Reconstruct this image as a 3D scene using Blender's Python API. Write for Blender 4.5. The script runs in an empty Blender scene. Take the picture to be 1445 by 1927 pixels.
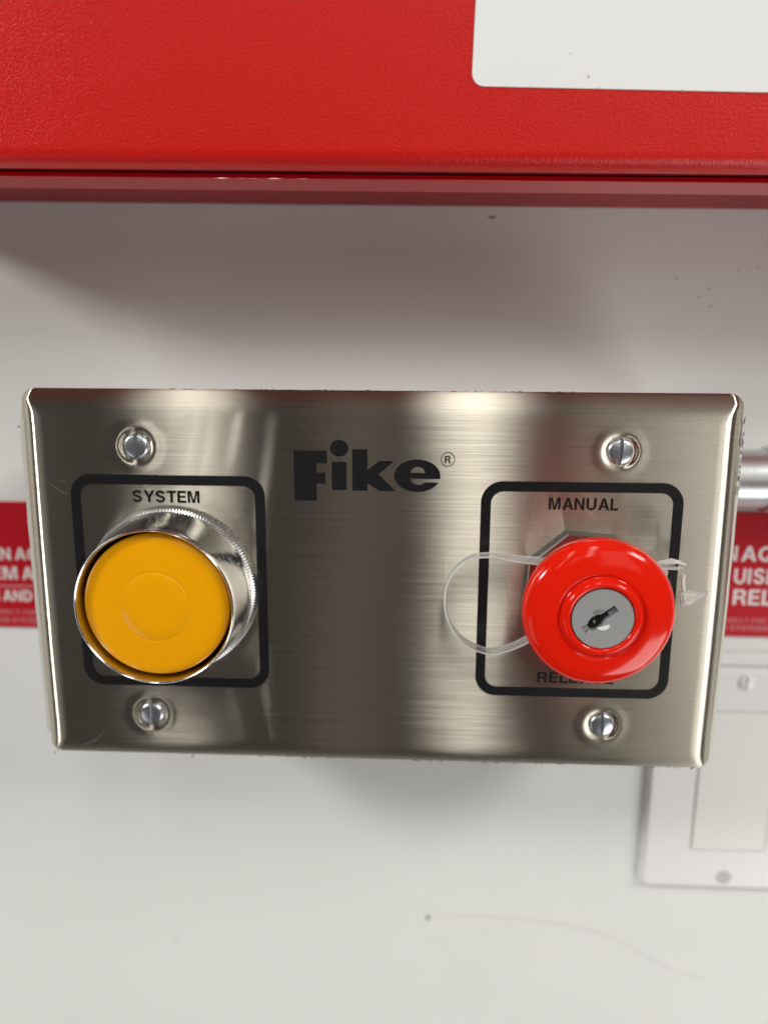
import bpy, math, random
from mathutils import Vector, Matrix
from mathutils.geometry import tessellate_polygon
random.seed(7)
MM = 0.001
sc = bpy.context.scene
COL = sc.collection
R = math.radians

# ------------------------------------------------------------------ camera
cd = bpy.data.cameras.new("camera"); cam = bpy.data.objects.new("camera", cd); COL.objects.link(cam)
def rot(rx, ry, rz):
    return (Matrix.Rotation(rz, 3, 'Z') @ Matrix.Rotation(ry, 3, 'Y') @ Matrix.Rotation(rx, 3, 'X'))
Rm = rot(-0.2047518, -0.0062242, 0.0422537)
cx = Rm @ Vector((1, 0, 0)); cy = Rm @ Vector((0, 0, 1)); cz = Rm @ Vector((0, -1, 0))
m = Matrix(((cx.x, cy.x, cz.x, 11.571*MM), (cx.y, cy.y, cz.y, -217.672*MM), (cx.z, cy.z, cz.z, 68.650*MM), (0, 0, 0, 1)))
cam.matrix_world = m
cd.sensor_fit = 'VERTICAL'; cd.sensor_height = 36; cd.lens = 1446/1927*36
cd.clip_start = 0.005; cd.clip_end = 50
cd.dof.use_dof = True; cd.dof.focus_distance = 0.213; cd.dof.aperture_fstop = cd.lens/5.6
sc.camera = cam

# ------------------------------------------------------------------ world and lamps
w = bpy.data.worlds.new("World"); sc.world = w; w.use_nodes = True
bg = w.node_tree.nodes['Background']; bg.inputs[0].default_value = (1.0, 0.93, 0.89, 1); bg.inputs[1].default_value = 0.075

def lamp(name, loc, target, sx, sy, power, color, spin=None):
    l = bpy.data.lights.new(name, 'AREA'); l.shape = 'RECTANGLE'; l.size = sx; l.size_y = sy
    l.energy = power; l.color = color
    o = bpy.data.objects.new(name, l); COL.objects.link(o)
    loc = Vector(loc); z = (loc - Vector(target)).normalized()
    up = Vector(spin) if spin else Vector((0, 0, 1))
    x = up.cross(z).normalized(); y = z.cross(x)
    o.matrix_world = Matrix(((x.x, y.x, z.x, loc.x), (x.y, y.y, z.y, loc.y), (x.z, y.z, z.z, loc.z), (0, 0, 0, 1)))
    return o
WARM = (1.0, 0.99, 0.94)
# ceiling tubes, with added fill lamps among them: their long side runs along "spin"
lamp("ceiling_lamp_left", (-0.64, -1.25, 1.55), (-0.64, -1.20, 0.0), 0.13, 1.1, 3.6, WARM, (-0.20, -1, 0))
lamp("ceiling_lamp_centre", (0.18, -1.25, 1.55), (0.18, -1.20, 0.0), 0.19, 1.1, 5.0, WARM, (0.06, -1, 0))
lamp("added_fill_outer_right", (1.90, -1.25, 1.50), (0.4, -0.2, 0.0), 0.6, 1.1, 36, WARM, (0.0, -1, 0))  # added fill: brightens the wall from outside the plate's reflection
lamp("ceiling_lamp_left_far", (-1.02, -2.8, 1.50), (-0.5, -0.9, 0.0), 0.10, 1.1, 1.7, WARM, (-0.29, -1, 0))
lamp("ceiling_lamp_centre_far", (0.27, -2.8, 1.50), (0.12, -0.9, 0.0), 0.20, 1.1, 3.4, WARM, (0.08, -1, 0))
lamp("added_fill_back", (-0.34, -4.2, 1.50), (-0.1, -1.2, 0.0), 0.42, 0.9, 1.1, (1.0, 0.86, 0.74), (-0.08, -1, 0))  # added lamp that lays a soft brown band on the middle of the plate
lamp("ceiling_lamp_side", (-2.7, -1.2, 1.38), (0, 0, 0), 0.42, 0.5, 60, WARM)
lamp("added_low_fill_right", (1.20, -0.90, -1.25), (0.0, 0, 0), 1.2, 0.9, 17, (1.0, 0.99, 0.96))  # added fill from below in place of bounced light, no bench is known
lamp("added_low_fill_left", (-1.45, -0.90, -1.15), (0.0, 0, 0), 1.0, 0.9, 2.5, (1.0, 0.99, 0.96))  # second added fill from below, lifts the lower wall on the left
lamp("lit_wall_fill_right", (0.98, -2.3, 0.75), (0, 0, 0), 0.85, 1.4, 3.2, (1.0, 0.95, 0.84))  # added panel that stands in for a lit wall on the right

sc.view_settings.view_transform = 'Standard'; sc.view_settings.look = 'None'
sc.view_settings.exposure = 0.0; sc.view_settings.gamma = 1.0
sc.cycles.use_denoising = True
sc.cycles.max_bounces = 10; sc.cycles.transparent_max_bounces = 12
sc.cycles.sample_clamp_indirect = 6.0

# ------------------------------------------------------------------ materials
def mat(name, col, rough=0.5, metal=0.0, **kw):
    M = bpy.data.materials.new(name); M.use_nodes = True
    p = M.node_tree.nodes['Principled BSDF']
    p.inputs['Base Color'].default_value = (*col, 1); p.inputs['Roughness'].default_value = rough
    p.inputs['Metallic'].default_value = metal
    for k, v in kw.items(): p.inputs[k.replace('_', ' ')].default_value = v
    return M
def nodes(M): return M.node_tree.nodes, M.node_tree.links, M.node_tree.nodes['Principled BSDF']
def noise(M, scale, detail=3, vec_scale=(1, 1, 1), rough=0.5, coord='Object'):
    n, l, p = nodes(M)
    tc = n.new('ShaderNodeTexCoord'); mp = n.new('ShaderNodeMapping'); t = n.new('ShaderNodeTexNoise')
    mp.inputs['Scale'].default_value = vec_scale
    t.inputs['Scale'].default_value = scale; t.inputs['Detail'].default_value = detail; t.inputs['Roughness'].default_value = rough
    l.new(tc.outputs[coord], mp.inputs[0]); l.new(mp.outputs[0], t.inputs['Vector'])
    return t
def ramp(M, src, stops):
    n, l, p = nodes(M); r = n.new('ShaderNodeValToRGB')
    e = r.color_ramp.elements
    while len(e) < len(stops): e.new(0.5)
    for i, (pos, c) in enumerate(stops):
        e[i].position = pos; e[i].color = (*c, 1) if len(c) == 3 else c
    l.new(src, r.inputs[0]); return r
def bump(M, src, dist, strength=1.0, prev=None):
    n, l, p = nodes(M); b = n.new('ShaderNodeBump'); b.inputs['Distance'].default_value = dist
    b.inputs['Strength'].default_value = strength
    l.new(src, b.inputs['Height'])
    if prev: l.new(prev.outputs[0], b.inputs['Normal'])
    l.new(b.outputs[0], p.inputs['Normal']); return b

def g(v): return (v, v, v)
# wall paint
WALL = mat('wall_paint', (0.74, 0.735, 0.70), 0.55)
t = noise(WALL, 420, 4); t2 = noise(WALL, 90, 2)
b0 = bump(WALL, t2.outputs['Fac'], 0.0005, 0.34); bump(WALL, t.outputs['Fac'], 0.00015, 0.3, b0)
t3 = noise(WALL, 9, 3); r = ramp(WALL, t3.outputs['Fac'], [(0.3, (0.75, 0.75, 0.735)), (0.7, (0.79, 0.79, 0.775))])
WALL.node_tree.links.new(r.outputs[0], WALL.node_tree.nodes['Principled BSDF'].inputs['Base Color'])

STEEL_ANI = 0.80
# brushed stainless: long horizontal grooves tip the surface normal up and down only
STEEL = mat('brushed_stainless', (0.60, 0.56, 0.51), 0.3, 1.0)
n, l, p = nodes(STEEL)
gb = n.new('ShaderNodeBsdfAnisotropic'); gb.distribution = 'BECKMANN'
gb.inputs['Roughness'].default_value = 0.345; gb.inputs['Anisotropy'].default_value = STEEL_ANI
tan = n.new('ShaderNodeTangent'); tan.direction_type = 'UV_MAP'; tan.uv_map = 'brush'; l.new(tan.outputs[0], gb.inputs['Tangent'])
l.new(gb.outputs[0], n['Material Output'].inputs['Surface']); n.remove(p)
def math_(op, a_, b_=None):
    q = n.new('ShaderNodeMath'); q.operation = op
    for i_, v_ in enumerate((a_, b_)):
        if v_ is None: continue
        if isinstance(v_, (int, float)): q.inputs[i_].default_value = v_
        else: l.new(v_, q.inputs[i_])
    return q.outputs[0]
def st_noise(vs, detail, rough=0.6):
    tc = n.new('ShaderNodeTexCoord'); mp = n.new('ShaderNodeMapping'); t = n.new('ShaderNodeTexNoise')
    mp.inputs['Scale'].default_value = vs; t.inputs['Scale'].default_value = 1
    t.inputs['Detail'].default_value = detail; t.inputs['Roughness'].default_value = rough
    l.new(tc.outputs['Object'], mp.inputs[0]); l.new(mp.outputs[0], t.inputs['Vector']); return t.outputs['Fac']
fine = st_noise((40, 1, 9000), 2); mid_ = st_noise((22, 1, 3300), 3, 0.65)
sl = math_('ADD', math_('MULTIPLY', math_('SUBTRACT', fine, 0.5), 0.5), math_('MULTIPLY', math_('SUBTRACT', mid_, 0.5), 0.34))
cmb = n.new('ShaderNodeCombineXYZ'); l.new(sl, cmb.inputs[2])
l.new(math_('MULTIPLY', math_('SUBTRACT', st_noise((26, 1, 12), 2, 0.5), 0.5), 0.035), cmb.inputs[0])
geo = n.new('ShaderNodeNewGeometry'); va = n.new('ShaderNodeVectorMath'); va.operation = 'ADD'
l.new(geo.outputs['Normal'], va.inputs[0]); l.new(cmb.outputs[0], va.inputs[1])
vn = n.new('ShaderNodeVectorMath'); vn.operation = 'NORMALIZE'; l.new(va.outputs[0], vn.inputs[0]); l.new(vn.outputs[0], gb.inputs['Normal'])
cm = n.new('ShaderNodeMapRange'); cm.inputs['From Min'].default_value = 0.35; cm.inputs['From Max'].default_value = 0.65
l.new(mid_, cm.inputs['Value'])
mc = n.new('ShaderNodeMix'); mc.data_type = 'RGBA'
mc.inputs[6].default_value = (0.53, 0.485, 0.41, 1); mc.inputs[7].default_value = (0.64, 0.59, 0.50, 1)
l.new(cm.outputs[0], mc.inputs[0]); l.new(mc.outputs[2], gb.inputs['Color'])

CHROME = mat('chrome', (0.74, 0.74, 0.74), 0.07, 1.0)
t = noise(CHROME, 900, 4); n, l, p = nodes(CHROME)
mr = n.new('ShaderNodeMapRange'); mr.inputs['From Min'].default_value = .4; mr.inputs['From Max'].default_value = .7
mr.inputs['To Min'].default_value = .10; mr.inputs['To Max'].default_value = .24
l.new(t.outputs['Fac'], mr.inputs['Value']); l.new(mr.outputs[0], p.inputs['Roughness'])
ZINC = mat('zinc_screw', (0.62, 0.66, 0.71), 0.3, 1.0)
t = noise(ZINC, 700, 4); bump(ZINC, t.outputs['Fac'], 0.0002, 0.35)
NUT = mat('nut_metal', (0.34, 0.34, 0.33), 0.32, 1.0)
t = noise(NUT, 1500, 3); bump(NUT, t.outputs['Fac'], 0.00005, 0.5)
LOCK = mat('lock_face', (0.37, 0.37, 0.37), 0.5, 0.5)
t = noise(LOCK, 4500, 2); bump(LOCK, t.outputs['Fac'], 0.00004, 0.8)
DARK = mat('keyway_dark', (0.015, 0.015, 0.014), 0.3, 0.3)
BRASS = mat('brass_pin', (0.55, 0.50, 0.36), 0.3, 1.0)
YEL = mat('yellow_plastic', (0.87, 0.37, 0.0), 0.2, 0.0, Coat_Weight=0.2, Coat_Roughness=0.1, IOR=1.4)
t = noise(YEL, 60, 3); bump(YEL, t.outputs['Fac'], 0.0002, 0.1)
RED = mat('red_plastic', (0.80, 0.012, 0.002), 0.12, 0.0, IOR=1.42)
INK = mat('black_ink', (0.011, 0.011, 0.012), 0.27)
t = noise(INK, 1, 3, (45, 1, 1200)); bump(INK, t.outputs['Fac'], 0.00002, 0.3)
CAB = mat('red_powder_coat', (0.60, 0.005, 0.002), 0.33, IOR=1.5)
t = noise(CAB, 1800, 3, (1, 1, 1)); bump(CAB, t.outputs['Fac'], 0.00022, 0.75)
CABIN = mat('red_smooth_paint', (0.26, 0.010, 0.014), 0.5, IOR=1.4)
CABGL = mat('red_gloss_paint', (0.55, 0.005, 0.010), 0.06, IOR=2.0)
LABEL = mat('label_white', (0.84, 0.845, 0.845), 0.35)
t = noise(LABEL, 160, 6, rough=0.6)
if 0: r = ramp(LABEL, t.outputs['Fac'], [(0.0, (0.80, 0.80, 0.78)), (0.71, (0.80, 0.80, 0.78)), (0.745, (0.5, 0.42, 0.33)), (0.8, (0.45, 0.3, 0.2))])
if 0: LABEL.node_tree.links.new(r.outputs[0], LABEL.node_tree.nodes['Principled BSDF'].inputs['Base Color'])
RUST = mat('rust_speck', (0.45, 0.33, 0.22), 0.7)
SIGN = mat('sign_red', (0.50, 0.002, 0.012), 0.35)
SIGNW = mat('sign_white', (0.80, 0.72, 0.72), 0.4)
SIGNS = mat('sign_small_print', (0.62, 0.20, 0.22), 0.4)
GALV = mat('galvanised', (0.62, 0.63, 0.64), 0.33, 0.9)
t = noise(GALV, 120, 4); bump(GALV, t.outputs['Fac'], 0.0004, 0.3)
BOXM = mat('box_paint', (0.60, 0.60, 0.59), 0.5, 0.2)
IVORY = mat('white_plastic', (0.80, 0.79, 0.79), 0.32)
INSERT = mat('insert_plastic', (0.80, 0.795, 0.765), 0.4)
CLEAR = mat('clear_plastic', (0.62, 0.62, 0.59), 0.12, 0.0, IOR=1.5, Alpha=0.42)
EDGE = mat('clear_plastic_edge', (0.74, 0.75, 0.74), 0.15, 0.0, IOR=1.5, Alpha=0.7)
HAZY = mat('hazy_plastic', (0.88, 0.88, 0.85), 0.15, 0.0, Transmission_Weight=0.35, IOR=1.4, Alpha=0.7)
FILM = mat('film_edge', (0.80, 0.79, 0.73), 0.3, 0.0, Alpha=0.9)
SCR = mat('scratch_metal', (0.85, 0.80, 0.74), 0.45, 0.6, Alpha=0.30)
SMUT = mat('dark_fibre', (0.06, 0.07, 0.10), 0.6)
BLUE = mat('blue_pen', (0.10, 0.16, 0.27), 0.5)
MARK = mat('wall_mark', (0.22, 0.21, 0.20), 0.7)
MARKF2 = mat('wall_fleck', (0.42, 0.40, 0.39), 0.6, Alpha=0.22)
MARKF = mat('wall_scuff', (0.62, 0.59, 0.57), 0.6, Alpha=0.2)

# ------------------------------------------------------------------ helpers (all shapes in millimetres)
def empty(name, loc, label, cat, group=None, rot=(0, 0, 0)):
    o = bpy.data.objects.new(name, None); COL.objects.link(o); o.empty_display_size = 0.01
    o.location = Vector(loc)*MM; o.rotation_euler = rot; o['label'] = label; o['category'] = cat
    if group: o['group'] = group
    return o
def wloc(o):
    v = Vector((0, 0, 0))
    while o is not None: v += o.location; o = o.parent
    return v
def mesh(name, verts, faces, material, parent=None, smooth=True, label=None, auto=35, kind=None):
    me = bpy.data.meshes.new(name)
    me.from_pydata([tuple(c*MM for c in v) for v in verts], [], faces); me.update()
    me.materials.append(material)
    o = bpy.data.objects.new(name, me); COL.objects.link(o)
    if parent: o.parent = parent; o.location = -wloc(parent)
    if smooth:
        me.polygons.foreach_set('use_smooth', [True]*len(me.polygons))
        if auto and auto < 180:
            try: me.set_sharp_from_angle(angle=R(auto))
            except Exception: pass
    if label: o['label'] = label
    if kind: o['kind'] = kind
    return o
class MB:
    def __init__(s): s.v = []; s.f = []
    def add(s, v, f):
        k = len(s.v); s.v += [tuple(a) for a in v]; s.f += [tuple(i+k for i in q) for q in f]; return s
    def build(s, name, material, parent=None, **kw): return mesh(name, s.v, s.f, material, parent, **kw)
def lathe(profile, c, seg=96, knurl=None):
    """profile [(r, y)] from the back outwards, turned about the y axis through c=(x, z)"""
    v = []; f = []
    for i, (r, y) in enumerate(profile):
        for k in range(seg):
            a = 2*math.pi*k/seg; rr = r
            if knurl and i in knurl[0] and k % 2: rr = r - knurl[1]
            v.append((c[0] + rr*math.cos(a), y, c[1] + rr*math.sin(a)))
    for i in range(len(profile)-1):
        for k in range(seg):
            k2 = (k+1) % seg
            f.append((i*seg+k, (i+1)*seg+k, (i+1)*seg+k2, i*seg+k2))
    return v, f
def disc_cap(v, f, seg, last=True):
    n0 = len(v)-seg
    f.append(tuple(range(n0, n0+seg)) if last else tuple(reversed(range(seg))))
def prism(poly, y0, y1, holes=()):
    """poly (x,z) front at y0 (towards viewer) back at y1"""
    loops = [list(poly)] + [list(h) for h in holes]
    flat = [q for L in loops for q in L]; n = len(flat)
    tris = tessellate_polygon([[Vector((q[0], q[1], 0)) for q in L] for L in loops])
    v = [(q[0], y0, q[1]) for q in flat]
    f = []
    for t in tris:
        a, b, c = [flat[i] for i in t]
        s = (b[0]-a[0])*(c[1]-a[1]) - (b[1]-a[1])*(c[0]-a[0])
        f.append(tuple(t) if s > 0 else (t[0], t[2], t[1]))
    if y1 is not None:
        v += [(q[0], y1, q[1]) for q in flat]
        f += [tuple(reversed([i+n for i in t])) for t in f[:]]
        k = 0
        for L in loops:
            m_ = len(L)
            for i in range(m_):
                j = (i+1) % m_; f.append((k+i, k+i+n, k+j+n, k+j))
            k += m_
    return v, f
def rrect(cx, cz, w_, h_, r, seg=10):
    p = []
    for sx, sz, a0 in ((1, 1, 0), (-1, 1, 90), (-1, -1, 180), (1, -1, 270)):
        for i in range(seg+1):
            a = R(a0 + 90*i/seg)
            p.append((cx + sx*(w_/2-r) + r*math.cos(a), cz + sz*(h_/2-r) + r*math.sin(a)))
    return p
def arc(cx, cz, rx, rz, a0, a1, n=16):
    return [(cx + rx*math.cos(R(a0+(a1-a0)*i/n)), cz + rz*math.sin(R(a0+(a1-a0)*i/n))) for i in range(n+1)]
def ribbon(path, wd):
    L = []; Rr = []; n = len(path)
    for i, q in enumerate(path):
        a = path[max(0, i-1)]; b = path[min(n-1, i+1)]
        dx, dz = b[0]-a[0], b[1]-a[1]; d = math.hypot(dx, dz) or 1
        nx, nz = -dz/d, dx/d; h = wd/2 if not callable(wd) else wd(i/(n-1))/2
        L.append((q[0]+nx*h, q[1]+nz*h)); Rr.append((q[0]-nx*h, q[1]-nz*h))
    return L + Rr[::-1]
def loft(outlines_y, cap_front=True):
    """stack of equal-count outlines [(poly, y)], back to front"""
    v = []; f = []; n = len(outlines_y[0][0])
    for poly, y in outlines_y: v += [(q[0], y, q[1]) for q in poly]
    for i in range(len(outlines_y)-1):
        for k in range(n):
            k2 = (k+1) % n; f.append((i*n+k, i*n+k2, (i+1)*n+k2, (i+1)*n+k))
    if cap_front: f.append(tuple(range((len(outlines_y)-1)*n, len(outlines_y)*n)))
    return v, f
def tube(path, rad, seg=8, closed=False):
    v = []; f = []; n = len(path)
    up = Vector((0.13, 0.98, 0.17))
    for i in range(n):
        a = Vector(path[max(0, i-1)]); b = Vector(path[min(n-1, i+1)]); t_ = (b-a).normalized()
        s = t_.cross(up).normalized(); u = s.cross(t_)
        rr = rad(i/(n-1)) if callable(rad) else rad
        for k in range(seg):
            an = 2*math.pi*k/seg
            v.append(tuple(Vector(path[i]) + s*rr*math.cos(an) + u*rr*math.sin(an)))
    for i in range(n-1):
        for k in range(seg):
            k2 = (k+1) % seg; f.append((i*seg+k, i*seg+k2, (i+1)*seg+k2, (i+1)*seg+k))
    f.append(tuple(range(seg))); f.append(tuple(reversed(range((n-1)*seg, n*seg))))
    return v, f
def smooth_path(pts, k=6):
    out = []
    P = [Vector(p) for p in pts]; P = [P[0]] + P + [P[-1]]
    for i in range(1, len(P)-2):
        for j in range(k):
            t_ = j/k; a, b, c, d = P[i-1], P[i], P[i+1], P[i+2]
            out.append(0.5*((2*b)+(c-a)*t_+(2*a-5*b+4*c-d)*t_*t_+(3*b-a-3*c+d)*t_**3))
    out.append(P[-2]); return out

# ------------------------------------------------------------------ lettering (bold grotesque capitals, cap height 1)
S_ = 0.21; H_ = 0.18
def gl(ch):
    if ch == 'E': return 0.76, [([(0,0),(.70,0),(.70,H_),(S_,H_),(S_,.42),(.65,.42),(.65,.59),(S_,.59),(S_,1-H_),(.69,1-H_),(.69,1),(0,1)], [])]
    if ch == 'F': return 0.72, [([(0,0),(S_,0),(S_,.41),(.58,.41),(.58,.58),(S_,.58),(S_,1-H_),(.66,1-H_),(.66,1),(0,1)], [])]
    if ch == 'L': return 0.68, [([(0,0),(.62,0),(.62,H_),(S_,H_),(S_,1),(0,1)], [])]
    if ch == 'T': return 0.78, [([(.27,0),(.48,0),(.48,1-H_),(.75,1-H_),(.75,1),(0,1),(0,1-H_),(.27,1-H_)], [])]
    if ch == 'I': return 0.30, [([(0,0),(S_,0),(S_,1),(0,1)], [])]
    if ch == 'H': return 0.90, [([(0,0),(S_,0),(S_,.42),(.60,.42),(.60,0),(.81,0),(.81,1),(.60,1),(.60,.60),(S_,.60),(S_,1),(0,1)], [])]
    if ch == 'M': return 1.04, [([(0,0),(.19,0),(.19,.78),(.37,0),(.58,0),(.76,.78),(.76,0),(.95,0),(.95,1),(.66,1),(.475,.22),(.29,1),(0,1)], [])]
    if ch == 'N': return 0.90, [([(0,0),(.20,0),(.20,.69),(.60,0),(.81,0),(.81,1),(.61,1),(.61,.32),(.21,1),(0,1)], [])]
    if ch == 'A': return 0.92, [([(0,0),(.22,0),(.30,.22),(.60,.22),(.68,0),(.90,0),(.56,1),(.34,1)], [[(.355,.385),(.545,.385),(.45,.72)]])]
    if ch == 'Y': return 0.86, [([(.33,0),(.54,0),(.54,.38),(.88,1),(.64,1),(.435,.59),(.23,1),(-.01,1),(.33,.38)], [])]
    if ch == 'U':
        return 0.90, [([(0,1)] + arc(.405,.36,.405,.38,180,360,14) + [(.81,1),(.60,1)] + arc(.405,.36,.195,.20,360,180,12) + [(S_,1)], [])]
    if ch == 'D':
        return 0.88, [([(0,0),(.38,0)] + arc(.38,.5,.42,.5,-90,90,16)[1:-1] + [(.38,1),(0,1)], [[(S_,H_),(.36,H_)] + arc(.36,.5,.23,.32,-90,90,12)[1:-1] + [(.36,1-H_),(S_,1-H_)]])]
    if ch == 'R':
        outer = [(0,0),(S_,0),(S_,.40),(.42,.40),(.50,.38),(.54,.30),(.56,.12),(.60,0),(.83,0),(.77,.10),(.75,.30),(.71,.42),(.62,.49)] + arc(.50,.735,.28,.265,-50,90,12) + [(0,1)]
        return 0.88, [(outer, [[(S_,.57),(.44,.57)] + arc(.46,.70,.11,.13,-80,80,8) + [(.44,.83),(S_,.83)]])]
    if ch == 'G':
        pts = arc(.46,.5,.36,.41,38,300,24)
        body = ribbon(pts, .20)
        return 0.97, [(body, []), ([(.50,.40),(.90,.40),(.90,0),(.76,0),(.73,.12),(.60,.13),(.70,.24),(.50,.24)], [])]
    if ch == 'C':
        return 0.92, [(ribbon(arc(.45,.5,.35,.41,40,320,26), .20), [])]
    if ch == 'O':
        return 0.98, [(arc(.46,.5,.46,.515,0,352,40), [arc(.46,.5,.25,.33,0,352,30)])]
    if ch == 'S':
        p = arc(.41,.715,.275,.20,8,225,18) + arc(.41,.715,.30,.24,235,262,3)[:0]
        p += [(.33,.545),(.42,.505),(.52,.465)]
        p += arc(.415,.29,.285,.205,35,-180,18)
        return 0.88, [(ribbon(p, .195), [])]
    return 0.35, []
def lettering(txt, x0, z0, cap, width, y, name, material, parent, label=None, skew=0.0):
    """left x0, baseline z0, scaled so that the word is `width` wide"""
    adv = sum(gl(c)[0]+.06 for c in txt) - .12
    sx = width/adv; mb = MB(); x = 0
    for c in txt:
        a, polys = gl(c)
        for k, (o, hs) in enumerate(polys):
            tr = lambda q: (x0+(x+q[0])*sx + skew*q[1], z0+q[1]*cap)
            mb.add(*prism([tr(q) for q in o], y - 0.012*k, None, [[tr(q) for q in h] for h in hs]))
        x += a+.06
    return mb.build(name, material, parent, smooth=False, label=label)

# ------------------------------------------------------------------ wall
WY = 52.0
wall = mesh('wall', [(-900, WY, -900), (900, WY, -900), (900, WY, 900), (-900, WY, 900)], [(0, 1, 2, 3)], WALL, smooth=False)
wall['kind'] = 'structure'; wall['label'] = 'white painted wall with a light roller texture'
def blot(pts, y, name, material, parent, **kw):
    return mesh(name, *prism(pts, y, None), material, parent, smooth=False, **kw)
def rag(cx, cz, rx, rz, n=18, j=.25):
    return [(cx+rx*(1+random.uniform(-j, j))*math.cos(2*math.pi*i/n), cz+rz*(1+random.uniform(-j, j))*math.sin(2*math.pi*i/n)) for i in range(n)]
blot(rag(35.6, 112.6, 1.3, .5), WY-.05, 'nick', MARK, wall, label='small dark nick in the paint below the red cabinet')
blot(rag(19.2, -153.6, .75, 1.3), WY-.05, 'scuff', MARK, wall)
for (a_, b_) in ((123.5, 97), (117, 96), (97, 93.5), (105, 87.5), (109, 84.5), (108, 90), (-84, -168)):
    blot(rag(a_, b_, .55, .55), WY-.05, 'speck', MARKF2, wall)
mb = MB()
mb.add(*prism(ribbon([tuple(q)[:2] for q in smooth_path([(20,-153.4,0),(35,-152,0),(52,-152.5,0),(73.2,-154.5,0),(92.5,-159.8,0),(114.4,-172,0),(131.7,-178,0)])], lambda t_: .3+.5*math.sin(math.pi*t_)), WY-.06, None))
mb.build('hairline_scuff', MARKF, wall, smooth=False)

# ------------------------------------------------------------------ red cabinet above
CZ = 116.3; FZ = CZ-.40
cab = empty('red_cabinet', (0, WY, CZ), 'glossy red metal control cabinet mounted on the wall above the steel plate', 'cabinet', rot=(0, R(0.62), 0))
X0, X1 = -171., 235.
def boxv(x0, x1, y0, y1, z0, z1):
    v = [(x, y, z) for x in (x0, x1) for y in (y0, y1) for z in (z0, z1)]
    f = [(0,1,3,2), (4,6,7,5), (0,4,5,1), (2,3,7,6), (0,2,6,4), (1,5,7,3)]
    return v, f
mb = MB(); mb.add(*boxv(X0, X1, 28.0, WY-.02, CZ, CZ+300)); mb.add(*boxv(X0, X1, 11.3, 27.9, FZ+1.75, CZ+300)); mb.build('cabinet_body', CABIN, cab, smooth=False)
# bent front flange: its underside tips slightly forward

v = [(X0,11.2,FZ),(X1,11.2,FZ),(X1,27.98,FZ+.1),(X0,27.98,FZ+.1),(X0,11.2,FZ+1.45),(X1,11.2,FZ+1.45),(X1,27.98,FZ+1.7),(X0,27.98,FZ+1.7)]
mesh('front_flange', v, [(0,3,2,1),(4,5,6,7),(0,1,5,4),(2,3,7,6),(1,2,6,5),(0,4,7,3)], CABGL, cab, smooth=False)
bv = bpy.data.objects['front_flange'].modifiers.new('edge', 'BEVEL'); bv.width = 0.0003; bv.segments = 3
for kx in (-108, 112):
    mb = MB()
    for rr in (6.2, 4.6):
        ring = [(kx+rr*math.cos(2*math.pi*i/40), 41+rr*math.sin(2*math.pi*i/40)) for i in range(40)]
        ring2 = [(kx+(rr-.35)*math.cos(2*math.pi*i/40), 41+(rr-.35)*math.sin(2*math.pi*i/40)) for i in range(40)]
        k = len(mb.v)
        mb.add([(a_, b_, CZ-.06) for a_, b_ in ring]+[(a_, b_, CZ-.06) for a_, b_ in ring2], [(i, (i+1) % 40, 40+(i+1) % 40, 40+i) for i in range(40)])
    mb.build('knockout', CABIN, cab, smooth=False)
# door: folded sheet with a rolled lower edge
DF = -4.0; DZ = CZ-.25
prof = [(4.0, DZ+3.0), (4.0, DZ+1.0), (3.4, DZ+.4), (2.2, DZ+.08), (.8, DZ), (-.8, DZ+.1), (-2.1, DZ+.5), (-3.1, DZ+1.3), (-3.75, DZ+2.5), (DF, DZ+4.2), (DF, DZ+300)]
v = []; f = []
for y, z in prof: v += [(X0-.5, y, z), (X1+.5, y, z)]
for i in range(len(prof)-1): f.append((2*i, 2*i+2, 2*i+3, 2*i+1))
k = len(v); v += [(X0-.5, 4, DZ+300), (X1+.5, 4, DZ+300)]
f += [(k-2, k, k+1, k-1), (k, 0, 1, k+1)]
f.append(tuple([2*i for i in range(len(prof)-1, -1, -1)]+[k])); f.append(tuple([2*i+1 for i in range(len(prof))]+[k+1]))
door = mesh('cabinet_door', v, f, CAB, cab, smooth=True, auto=30, label='red door with a fine orange peel texture')
def lrot(P_, a_=R(-0.9)):
    return [(24.1+(x-24.1)*math.cos(a_)-(z-135.2)*math.sin(a_), 135.2+(x-24.1)*math.sin(a_)+(z-135.2)*math.cos(a_)) for x, z in P_]
LB = mesh('door_label', *prism(lrot(rrect(24.1+90, 135.2+70, 180, 140, 3.2)), DF-.25, DF-.02), LABEL, door, smooth=False, label='blank white label with rounded corners')
LB.rotation_euler = (0, 0, 0)
for (sx, sz, a_, b_) in ((53.2, 137.4, .22, .45), (77, 134.3, .3, .25), (56, 134.9, .2, .2), (48.5, 142.7, .15, .2)):
    blot(rag(sx, sz, a_, b_, 9, .4), DF-.29, 'rust_speck', RUST, LB)

# ------------------------------------------------------------------ release station
st = empty('release_station', (0, WY, 0), 'brushed stainless four gang plate with a yellow button and a red key button', 'control station')
# backbox
boxm = mesh('back_box', *prism(rrect(0, 0, 192, 101, 3), 5.0, WY-.01), BOXM, st, smooth=False)
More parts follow.
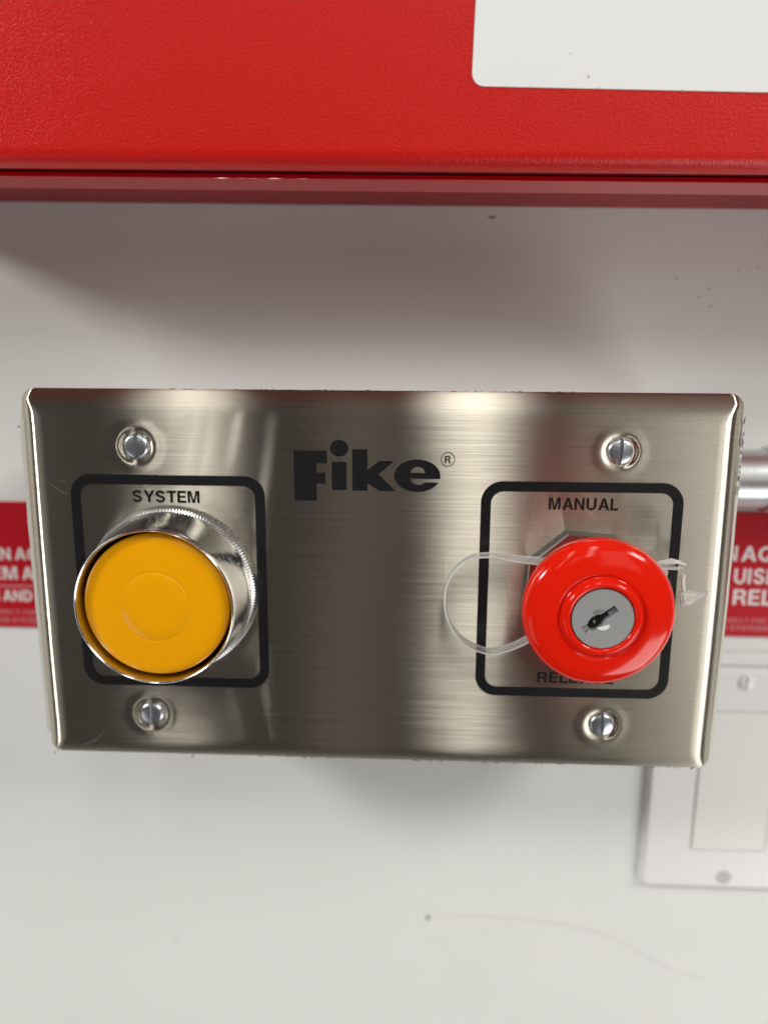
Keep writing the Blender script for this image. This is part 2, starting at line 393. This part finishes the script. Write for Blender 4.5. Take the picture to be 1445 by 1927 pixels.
# face plate as one height field
W2, H2 = 104.0, 57.9
def rim(d):
    P = [(0, 5.6), (.25, 4.9), (.6, 4.25), (1.2, 3.45), (2.0, 2.5), (2.9, 1.60), (3.6, 1.08), (4.3, .68), (5.1, .36), (6.1, .13), (7.1, .03), (8.0, 0)]
    if d >= 8: return 0.
    for (a_, ya), (b_, yb) in zip(P, P[1:]):
        if d <= b_:
            t_ = (d-a_)/(b_-a_); return ya+(yb-ya)*t_
    return 0.
def dimple(x, z):
    h = 0.
    for sx, sz in ((-69, 41.65), (69, 41.65), (-69, -41.65), (69, -41.65)):
        r_ = math.hypot(x-sx, z-sz)
        if r_ < 9.5:
            h += -0.08*math.exp(-((r_-5.9)/1.6)**2)
            if r_ < 5.4: t_ = min(1, (5.4-r_)/1.6); h += 0.42*(t_*t_*(3-2*t_))
    return h
def axis(half, fine):
    a_ = []; d = 0
    steps = [0, .12, .25, .42, .6, .8, 1.0, 1.25, 1.5, 1.85, 2.2, 2.6, 3.0, 3.5, 4.0, 4.6, 5.2, 5.9, 6.6, 7.3, 8.0]
    left = [-half+s for s in steps]
    nmid = int((2*half-16)/fine)
    mid = [-half+8+(2*half-16)*i/nmid for i in range(1, nmid)]
    return left + mid + [-q for q in reversed(left)]
ax = axis(W2, .5); az = axis(H2, .5)
CR = 4.2
v = []
for x in ax:
    for z in az:
        X, Z = x, z
        # bowed sides, slightly narrower towards the lower corners
        ox = abs(x)-(W2-CR); oz = abs(z)-(H2-CR)
        d = min(W2-abs(x), H2-abs(z))
        hx, hz = rim(W2-abs(x)), rim(H2-abs(z))
        y = (hx**3+hz**3)**(1/3)
        if ox > 0 and oz > 0:
            rr = math.hypot(ox, oz)
            if rr > CR:
                s = CR/rr; X = math.copysign(W2-CR+ox*s, x); Z = math.copysign(H2-CR+oz*s, z)
            y = max(y, rim(max(0, CR-rr))) if rr > CR*.5 else y
        y = min(y, 5.6)
        bow = 0.7*(1-(z/H2)**2) - 0.25
        X += math.copysign(bow*(abs(x)/W2)**6, x)
        y += dimple(x, z)
        y += 0.05*math.sin(x*.047+1.0)*math.cos(z*.06)
        v.append((X, y, Z))
nz = len(az); f = []
for i in range(len(ax)-1):
    for j in range(nz-1):
        k = i*nz+j; f.append((k, k+nz, k+nz+1, k+1))
plate = mesh('face_plate', v, f, STEEL, st, auto=0)
uv = plate.data.uv_layers.new(name='brush')
vv = plate.data.vertices
UVR = 0
for lp in plate.data.loops:
    c = vv[lp.vertex_index].co
    uv.data[lp.index].uv = (c.z*4+.5, c.x*4+.5) if UVR else (c.x*4+.5, c.z*4+.5)

# film edges: a thin strip of clear film that overhangs the rim on the left and along the bottom
def film_strip(pts, wfun, y, name):
    mesh(name, *prism(ribbon(pts, wfun), y-.1, y+.6), FILM, plate, smooth=False)
film_strip([(-104.6-.25*math.sin(math.pi*i/30)+.08*math.sin(i*1.7), 52-i*3.45) for i in range(31)], lambda t_: 1.9*min(1, 8*t_+.3)*(1-.25*t_), 5.6, 'film_edge')
film_strip([(104.45+.25*math.sin(math.pi*i/30)+.06*math.sin(i*1.3), 50-i*3.4) for i in range(31)], lambda t_: .9*min(1, 8*t_+.2), 5.6, 'film_edge')
mb = MB()
for i in range(120):
    side = random.random()
    if side < .55:
        x = random.uniform(-60, 60); z = H2+.05; a_ = random.uniform(-.2, .2); L_ = random.uniform(.3, 1.2)
    elif side < .8: x = W2+.55; z = random.uniform(28, 52); a_ = R(90)+random.uniform(-.3, .3); L_ = random.uniform(.3, 1.2)
    else: x = random.uniform(-40, 95); z = -H2-.05; a_ = random.uniform(-.3, .3); L_ = random.uniform(.3, 1.6)
    wd = random.uniform(.05, .13)
    mb.add(*prism(ribbon([(x, z), (x+L_*math.cos(a_), z+L_*math.sin(a_))], wd), 5.0, 5.3))
for pts in ([(-106.3, 46.6), (-105.6, 46.2), (-104.8, 46.1)], [(-105.4, 44), (-105.5, 38)], [(-103.2, -58.6), (-103.9, -59.2)], [(-58, -58), (-59.1, -59.4)], [(99, -58.6), (101.5, -57.2), (103, -55.5)]):
    mb.add(*prism(ribbon(pts, .22), 5.6, 5.9))
mb.build('film_fringe', SMUT, plate, smooth=False, kind='stuff', label='dark ragged bits of film around the plate edge')
blot([(-104.9, -46), (-104.4, -46), (-103.4, -53), (-102.0, -58.0), (-102.9, -58.4), (-104.2, -54)], 6.4, 'pen_smear', BLUE, plate, label='blue pen smear at the lower left corner')

# scratches
mb = MB()
def scr(pts, wd): mb.add(*prism(ribbon(pts, lambda t_: wd*(.35+.65*math.sin(math.pi*min(max(t_, .02), .98)))), -.035, None))
scr([(-96, 31), (-92, 28.2), (-90, 27.4)], .12); scr([(-92.6, 31.5), (-90.8, 31.2), (-90.2, 30.7)], .1)
scr([(-92, -53), (-87.5, -51.3), (-84.5, -48)], .16)
scr([(33, 17.5), (45, 17.3), (58, 17.2), (70, 17.1), (86, 16.9)], .14)
scr([(46.6, 30), (45.6, 24), (45, 19)], .25); scr([(41.6, 7.5), (42.4, 2), (44, -3)], .18); scr([(38, 4), (39.5, -2), (41, -9)], .14)
scr([(64, 31), (66, 28), (68, 25)], .14); scr([(20, 10), (20.4, -2), (20.2, -12)], .25); scr([(16, 20), (16.3, 12), (16.1, 8)], .2)
scr([(87.3, 31.9), (90, 31.6)], .12); scr([(60, 24), (63, 25.6), (65, 27)], .12)
for i in range(70):
    x = random.uniform(-98, 98); z = random.uniform(-50, 50); L_ = random.uniform(.3, 3.2) if i > 24 else random.uniform(.1, .3)
    a_ = random.gauss(0, .25) + (R(90) if random.random() < .15 else 0)
    if abs(abs(x)-60) < 32 and random.random() < .4: continue
    if min(math.hypot(abs(x)-69, abs(z)-41.65), 99) < 9: continue
    scr([(x, z), (x+L_*math.cos(a_), z+L_*math.sin(a_))], random.uniform(.05, .11) if i > 24 else .15)
# faint swirl of scuffs beside the yellow button
for i in range(16):
    a_ = R(30+i*2.3); r0 = 27.5+random.uniform(-1, 2.5)
    scr([(-59.5+r0*math.cos(a_+t_), -.4+r0*math.sin(a_+t_)) for t_ in (0, .05, .1)], .1)
mb.build('scratch', SCR, plate, smooth=False, kind='stuff', label='fine scratches in the brushed steel')

# black printed borders
for cx_, lab in ((-60.6, 'black rounded border around the yellow button'), (59.1, 'black rounded border around the red button')):
    w_, h_ = 57.3, 65.6; cz_ = .6 if cx_ < 0 else .1
    mesh('printed_border', *prism(rrect(cx_, cz_, w_, h_, 6.2, 14), -.10, None, [rrect(cx_, cz_, w_-5.8, h_-5.8, 3.6, 14)]), INK, st, smooth=False, label=lab)
lettering('SYSTEM', -71.0, 25.3, 3.55, 20.0, -.10, 'lettering', INK, st, label='word SYSTEM')
lettering('MANUAL', 49.8, 24.85, 3.5, 19.6, -.10, 'lettering', INK, st, label='word MANUAL')
lettering('RELEASE', 48.9, -28.25, 3.4, 22.7, -.10, 'lettering', INK, st, label='word RELEASE partly hidden by the red button')
# logo
mb = MB()
for poly in ([(-23.38,41.0),(-13.76,41.0),(-13.78,37.4),(-16.84,37.4),(-16.84,34.74),(-14.2,34.74),(-14.2,31.52),(-16.8,31.52),(-16.8,26.54),(-23.36,26.54)],
             [(-12.42,37.9),(-8.14,37.9),(-8.14,29.7),(-12.42,29.7)],
             [(-6.53,41.62),(-2.15,41.62),(-2.15,35.66),(1.09,38.25),(5.44,38.25),(1.0,34.43),(5.99,29.6),(1.21,29.6),(-2.15,31.85),(-2.15,29.6),(-6.53,29.6)],
             arc(-10.25, 41.8, 2.62, 2.4, 0, 354, 40)):
    mb.add(*prism(poly, -.10, None))
ec = (12.1, 34.15); outer = arc(ec[0], ec[1], 6.6, 4.7, -23.5, -350.5, 60)
eyes = [(10.14, 35.0)] + arc(12.2, 35.0, 2.06, 1.75, 180, 0, 14)[1:]
poly = [(18.70, 33.3), (10.15, 33.3)] + [(10.5,32.4),(11.1,31.9),(11.9,31.55),(12.75,31.45),(13.5,31.7),(14.16,32.25)] + [(18.25,32.25)] + outer[1:]
mb.add(*prism(poly, -.10, None, [eyes]))
mb.build('logo', INK, st, smooth=False, label='bold black Fike logo')
mb = MB(); c0 = (20.73, 38.96)
mb.add(*prism(arc(*c0, 2.05, 2.07, 0, 354, 48), -.10, None, [arc(*c0, 1.83, 1.85, 0, 354, 48)]))
a_, polys = gl('R')
for o_, hs in polys:
    tr = lambda q: (19.86+q[0]*2.05, 37.82+q[1]*2.15)
    mb.add(*prism([tr(q) for q in o_], -.10, None, [[tr(q) for q in h] for h in hs]))
mb.build('registered_mark', INK, st, smooth=False)

# slotted screws
def screw(x, z, ang):
    mb = MB(); Rr = 3.6; s = .5; n1, n2 = 8, 18
    for sg in (1, -1):
        vv_ = []; ff = []
        for i in range(n1+1):
            xx = s+(Rr-s)*math.sin(math.pi/2*i/n1)
            hh = math.sqrt(max(0, Rr*Rr-xx*xx))
            for j in range(n2+1):
                zz = -hh*math.cos(math.pi*j/n2); r_ = math.hypot(xx, zz)/Rr
                y = -.55+.55*r_**2.2 + (.35*max(0, (r_-.85)/.15)**2)
                vv_.append((sg*xx, y, zz))
        for i in range(n1):
            for j in range(n2):
                k = i*(n2+1)+j; q = (k, k+n2+1, k+n2+2, k+1); ff.append(q if sg > 0 else q[::-1])
        k0 = len(vv_)
        for j in range(n2+1): vv_.append((sg*s, .45, vv_[j][2]))
        for j in range(n2):
            q = (j, j+1, k0+j+1, k0+j); ff.append(q if sg > 0 else q[::-1])
        # rim wall
        k1 = len(vv_)
        rimidx = [i*(n2+1)+n2 for i in range(n1+1)]; 
        vv_ += [(vv_[i][0], 1.2, vv_[i][2]) for i in rimidx]
        for q in range(n1): ff.append((rimidx[q], k1+q, k1+q+1, rimidx[q+1]))
        k2 = len(vv_); rim2 = [i*(n2+1) for i in range(n1+1)]
        vv_ += [(vv_[i][0], 1.2, vv_[i][2]) for i in rim2]
        for q in range(n1): ff.append((rim2[q], rim2[q+1], k2+q+1, k2+q))
        mb.add(vv_, ff)
    mb.add([(-.6, .45, -3.4), (.6, .45, -3.4), (.6, .45, 3.4), (-.6, .45, 3.4)], [(0, 1, 2, 3)])
    ca, sa = math.cos(ang), math.sin(ang)
    mb.v = [(x+a_*ca-c_*sa, y_-.3, z+a_*sa+c_*ca) for a_, y_, c_ in mb.v]
    mb.build('screw', ZINC, st, auto=40)
screw(-69, 41.65, R(-2)); screw(69, 41.65, R(-3)); screw(-69, -41.65, R(-1)); screw(69, -41.65, R(1))

# yellow push button with chrome shroud
YC = (-59.5, -.4)
prof = [(24.3, -.02), (25.2, -.25), (25.0, -4.3), (23.9, -4.8)]
vk, fk = lathe(prof, YC, 344, ((1, 2), .75))
btn = mesh('system_button', *lathe([(23.9, -4.7), (23.75, -5.2), (23.4, -7.0), (22.9, -13), (22.35, -18), (22.25, -19.3), (22.1, -19.85), (21.85, -20.05), (21.6, -19.9), (21.45, -19.4), (21.3, -15), (21.2, -7)], YC, 128), CHROME, st, auto=60, label='flared chrome shroud of the yellow button')
mesh('knurled_ring', vk, fk, mat('knurled_steel', (.58, .58, .57), .3, 1.0), btn, auto=20)
prof = [(19.4, -7), (20.2, -12.0), (20.35, -16.0), (20.25, -17.1), (19.95, -17.65), (19.4, -17.95), (18, -18.15), (14, -18.45), (10.6, -18.65), (10.0, -18.69), (9.85, -18.63), (9.7, -18.7), (9.5, -18.82), (6, -18.9), (3, -18.93), (.01, -18.95)]
yc = mesh('button_cap', *lathe(prof, YC, 128), YEL, btn, auto=50, label='yellow plastic cap with a raised centre disc')
v_, f_ = lathe([(21.3, -7.0), (10, -7.0)], YC, 96)
mesh('inner_ring', v_, f_, mat('dark_seal', (.03, .028, .025), .6), btn)

# red mushroom button with key lock
RC = (60.5, 1.5)
octo = lambda r_: [(RC[0]+r_*math.cos(R(108+45*i)), RC[1]+r_*math.sin(R(108+45*i))) for i in range(8)]
nut = mesh('release_button', *loft([(octo(18.3), -.02), (octo(18.3), -4.6), (octo(17.9), -5.0), (octo(15), -5.05)]), NUT, st, smooth=False, label='eight sided metal nut that carries the red key button')
mesh('button_neck', *lathe([(11, -5), (11, -8), (14, -8.2), (14.6, -14), (15.2, -16.5)], RC, 96), RED, nut, auto=40)
prof = [(14, -15.5), (17.5, -15.7), (19.2, -16.6), (19.8, -18.0), (20.0, -20.0), (19.95, -21.3), (19.6, -22.6), (18.9, -23.6), (17.8, -24.3), (16.0, -24.85), (14.0, -25.2), (12.3, -25.4), (11.9, -25.42), (11.55, -25.35), (11.3, -25.1), (11.05, -24.9), (10.75, -24.92), (10.5, -25.2), (10.3, -25.8), (9.95, -26.4), (9.5, -26.75), (9.0, -26.8), (8.5, -26.6), (8.25, -26.2), (8.2, -25)]
head = mesh('mushroom_head', *lathe(prof, RC, 160), RED, nut, auto=65, label='glossy red plastic mushroom head')
# lock face: disc with a keyway cut through it
th = R(36)
def kr(a_, b_): return (RC[0]+a_*math.cos(th)-b_*math.sin(th), RC[1]+a_*math.sin(th)+b_*math.cos(th))
key = [kr(*q) for q in ((-4.9, -.35), (-3.4, -.35), (-3.1, -.9), (-2.0, -1.15), (-.6, -1.1), (.4, -.5), (1.2, -.25), (4.6, -.25), (4.6, 1.5), (.9, 1.5), (-.1, 2.0), (-1.3, 2.1), (-2.5, 1.8), (-3.1, 1.3), (-4.9, 1.3))]
key = [(RC[0]+(a_-RC[0])*1.08-.3, RC[1]+(b_-RC[1])*1.08-.5) for a_, b_ in key]
fl = 7.95
mesh('lock_face', *prism(arc(*RC, fl, fl, 0, 354, 60), -26.55, -24.0, [key]), LOCK, head, smooth=False, label='round grey lock face with a slanted key slot')
mb = MB(); mb.add(*prism(arc(*RC, 6.5, 6.5, 0, 350, 30), -24.7, -24.3)); mb.build('keyway', DARK, head, smooth=False)
mb = MB(); mb.add(*prism([kr(*q) for q in ((1.9, -.75), (4.9, -.75), (4.9, .6), (1.9, .2))], -25.3, -24.8)); mb.add(*prism([kr(*q) for q in ((-5.9, -.9), (-4.3, -.9), (-4.3, .6), (-5.9, .6))], -25.5, -24.8)); mb.build('tumbler', mat('dull_steel', (.42, .44, .44), .5, .3), head, smooth=False)
mesh('brass_pin', *lathe([(.01, -25.6), (.35, -25.5), (.4, -25)], (RC[0]-2.0, RC[1]-1.1), 12), BRASS, head)
# hollow round the keyway: lit and shaded sides coloured in as flat crescents
mesh('key_recess_shading', *prism(arc(RC[0]+.1, RC[1]-1.9, 1.75, 1.15, 205, 385, 14), -26.6, None), mat('hollow_lit_side', (.80, .80, .80), .5, .1), head, smooth=False)
mesh('key_recess_shading', *prism(arc(RC[0]-.8, RC[1]+1.5, 1.8, 1.0, 50, 200, 14), -26.6, None), mat('hollow_shaded_side', (.34, .34, .34), .4, .8), head, smooth=False)

# ------------------------------------------------------------------ clear plastic seal looped behind the red head
seal = empty('plastic_seal', (28, -7, 0), 'clear plastic security seal strap looped beside and behind the red button', 'seal')
loop = [(84, 11.0), (72, 11.3), (60, 11.6), (52, 11.6), (46.6, 11.6), (38.5, 12.3), (32.5, 13.1), (26.6, 12.0), (22.2, 7.6), (20.4, 1.0), (21.8, -6.2), (25.8, -11.9), (32.8, -15.0), (38.1, -14.1), (44.2, -11.0), (50, -6)]
path = smooth_path([(a_, 0, b_) for a_, b_ in loop], 8)
v = []; f = []; n_ = len(path)
for i, q in enumerate(path):
    t_ = i/(n_-1)
    a_ = path[max(0, i-1)]; b_ = path[min(n_-1, i+1)]; d = (b_-a_).normalized(); nx, nz_ = -d.z, d.x
    y0 = -11.6+.7*math.sin(t_*5); y1 = y0+6.2; th_ = .42; tw = .35*math.sin(t_*9)
    for yy, s in ((y0, 1), (y0, -1), (y1, -1), (y1, 1)):
        sh = tw*(1 if yy == y0 else -1)
        v.append((q.x+nx*(s*th_/2+sh), yy, q.z+nz_*(s*th_/2+sh)))
for i in range(n_-1):
    for k in range(4):
        k2 = (k+1) % 4; f.append((i*4+k, i*4+k2, (i+1)*4+k2, (i+1)*4+k))
f += [(0, 1, 2, 3), tuple((n_-1)*4+q for q in (3, 2, 1, 0))]
strap = mesh('strap', v, f, CLEAR, seal, auto=40)
for k in (0, 2):
    mesh('strap_edge', *tube([((v[i*4+k][0]+v[i*4+k+1][0])/2, v[i*4+k][1], (v[i*4+k][2]+v[i*4+k+1][2])/2) for i in range(n_)], .24, 8), EDGE, strap)
mb = MB()
mb.add(*tube([(79, -9, 12.0), (81, -9.2, 12.3), (82.5, -9.4, 12.6), (84.5, -9.5, 12.5), (86.5, -9.3, 11.6)], lambda t_: .35+.75*math.sin(math.pi*min(.97, t_+.1))*(.7+.3*math.sin(t_*14)), 8))
mb.add(*tube([(76, -8.8, 10.9), (80, -9, 10.9), (85.6, -9.2, 10.7)], .32, 6))
mb.add(*tube([(80.6, -9, 10.6), (81.2, -9, 9.3), (80.8, -9, 8.2), (79.8, -9, 7.2)], lambda t_: .4+.5*math.sin(math.pi*t_), 8))
mb.build('knot', HAZY, seal, auto=60)
mb = MB()
mb.add(*tube([(85.7, -9.2, 10.6), (85.8, -9.2, 8.8)], .2, 6))
mb.add(*tube([(85.6, -9.2, 8.9), (86.0, -9.2, 8.3), (86.2, -9.2, 7.6)], lambda t_: .3+.75*math.sin(math.pi*t_), 8))
mb.add(*tube([(86.0, -9.2, 7.9), (86.3, -9.2, 6), (86.7, -9.2, 3.6)], .55, 6))
mb.build('tail', HAZY, seal, auto=60)
fl0 = [(85.7, 3.6), (87.6, 4.1), (90.9, 3.7), (93.2, 4.0), (92.8, 3.3), (92.2, 2.8), (90.9, 1.9), (88.8, .3), (87.2, -.3), (86.2, .3)]
cxf = sum(a_ for a_, b_ in fl0)/len(fl0); czf = sum(b_ for a_, b_ in fl0)/len(fl0)
sh = lambda s: [(cxf+(a_-cxf)*s, czf+(b_-czf)*s) for a_, b_ in fl0]
mesh('tag', *loft([(sh(.8), -8.3), (sh(1), -8.6), (sh(1), -9.5), (sh(.82), -9.9)]), HAZY, seal, smooth=False, label='small clear wedge at the end of the seal')
mesh('tag_edge', *tube([(a_, -9.6, b_) for a_, b_ in fl0+fl0[:1]], .17, 6), EDGE, seal)
mesh('tag_edge', *tube([(86.2, -9.9, .6), (88, -10.1, 2.2), (90.8, -9.9, 3.0), (92.6, -9.7, 3.6)], .14, 6), EDGE, seal)
mesh('tag_end', *tube([(79.5, -14, -.6), (81.3, -14, -.2), (82.4, -14, -1.0), (81.3, -14, -1.8), (79.5, -14, -1.9)], .3, 6), HAZY, seal)

# ------------------------------------------------------------------ conduit into the right side of the box
cond = empty('metal_conduit', (110, 41, 28), 'round galvanised metal conduit entering the plate from the right above the red sign', 'conduit')
def xl(prof_, cy_, cz_, seg=48):
    v = []; f = []
    for x, r_ in prof_:
        for k in range(seg):
            a_ = 2*math.pi*k/seg; v.append((x, cy_+r_*math.cos(a_), cz_+r_*math.sin(a_)))
    for i in range(len(prof_)-1):
        for k in range(seg):
            k2 = (k+1) % seg; f.append((i*seg+k, i*seg+k2, (i+1)*seg+k2, (i+1)*seg+k))
    return v, f
mesh('pipe', *xl([(96, 9.9), (230, 9.9)], 41.5, 28.0), GALV, cond, auto=0)
mesh('coupling', *xl([(127.6, 9.95), (127.8, 11.0), (130.5, 11.3), (150, 11.3), (152.5, 11.0), (152.7, 9.95)], 41.5, 28.0), GALV, cond, auto=30)

# ------------------------------------------------------------------ red warning signs on the wall
def sign(x0, x1, z0, z1, rows, label, line=None):
    s = mesh('warning_sign', *prism(rrect((x0+x1)/2, (z0+z1)/2, x1-x0, z1-z0, .6, 4), WY-.8, WY-.01), SIGN, None, smooth=False)
    s['label'] = label; s['category'] = 'sign'; s['group'] = 'red warning signs behind the plate'
    for txt, x, z, cap, wd, m_ in rows:
        lettering(txt, x, z, cap, wd, WY-.86, 'lettering' if cap > 3 else 'small_print', m_, s)
    if line: mesh('rule_line', *prism([(line[0], line[1]), (line[2], line[1]), (line[2], line[1]+.9), (line[0], line[1]+.9)], WY-.86, None), SIGNS, s, smooth=False)
sign(-175, -100, -33.6, 14.56, [('AN', -146.0, -7.5, 4.7, 8.8, SIGNW), ('AG', -135.8, -7.4, 4.7, 9.2, SIGNW), ('EM', -145.5, -14.9, 4.9, 10.2, SIGNW), ('A', -133.7, -14.9, 4.9, 4.4, SIGNW),
     ('I', -144.0, -23.4, 4.4, .9, SIGNW), ('AND', -141.7, -23.4, 4.4, 11.2, SIGNW),
     ('DIRECT FOR', -146, -28.6, 1.9, 17, SIGNS), ('SION SYSTEM', -146, -31.9, 2.2, 17.5, SIGNS)], 'red sign at the left edge with AN AG, EM A, AND in white capitals', (-150, -17.9, -128))
sign(100, 185, -31.4, 14.6, [('N', 121.8, -3.2, 5.6, 4.3, SIGNW), ('AG', 127.3, -3.2, 5.6, 11.4, SIGNW), ('UISH', 125.6, -11.5, 5.7, 15.6, SIGNW), ('RELE', 125.9, -19.4, 5.8, 18.6, SIGNW),
     ('DIRECT FOR', 123, -26.2, 1.8, 15.5, SIGNS), ('N SYSTEMS', 123, -29.1, 2.0, 16.5, SIGNS)], 'red sign at the right edge with AG, UISH, RELE in white capitals')

# ------------------------------------------------------------------ white blank wall plate, lower right
wp = empty('blank_wall_plate', (130, WY, -90), 'white plastic wall plate with a blank cream insert, lower right beside the steel plate', 'wall plate')
cxp, wpw = 131.0, 61.0; zt, zb = -43.0, -134.3; hw = (zt-zb)
hole = rrect(cxp+1.6, -88.4, 28.2, 57.4, 1.2, 6)
out = lambda i_, r_: rrect(cxp, (zt+zb)/2, wpw-2*i_, hw-2*i_, r_, 8)
v1, f1 = loft([(out(0, 2.2), WY-.05), (out(.15, 2.2), WY-2.6), (out(.8, 2.0), WY-3.9), (out(1.8, 1.8), WY-4.6)], cap_front=False)
mb = MB(); mb.add(v1, f1); mb.add(*prism(out(1.8, 1.8), WY-4.6, None, [hole]))
nh = len(hole); mb.add([(a_, WY-4.6, b_) for a_, b_ in hole]+[(a_, WY-2.0, b_) for a_, b_ in hole], [(i, (i+1) % nh, nh+(i+1) % nh, nh+i) for i in range(nh)])
mb.build('cover', IVORY, wp, auto=40)
ins = lambda i_: rrect(cxp+1.6, -88.4, 27.5-2*i_, 56.7-2*i_, max(.3, 1.1-i_), 6)
mesh('insert', *loft([(ins(0), WY-2), (ins(0), WY-4.7), (ins(.35), WY-5.0)]), INSERT, wp, smooth=False)
mesh('upper_ledge', *boxv(cxp-28, cxp+28, WY-2.6, WY-.05, zt+.4, zt+5.0), IVORY, wp, smooth=False)
def pscrew(x, z):
    v_, f_ = lathe([(2.9, WY-4.62), (2.8, WY-5.0), (2.0, WY-5.4), (.01, WY-5.6)], (x, z), 32)
    s = mesh('cover_screw', v_, f_, IVORY, wp)
    mesh('slot', *boxv(x-.28, x+.28, WY-5.66, WY-5.0, z-2.2, z+2.2), mat('slot_shadow', (.42, .42, .42), .6), s, smooth=False)
pscrew(132.9, -48.2)
v_, f_ = lathe([(2.9, WY-4.62), (2.6, WY-4.64), (1.9, WY-4.75), (1.2, WY-4.66), (.01, WY-4.62)], (132.3, -128.6), 32)
mesh('screw_hole', v_, f_, mat('hole_shadow', (.5, .5, .49), .5), wp)
blot(rag(101.0, -121.9, .5, .6), WY-3.2, 'speck', MARK, wp)
wp.location.y += 1.6*MM
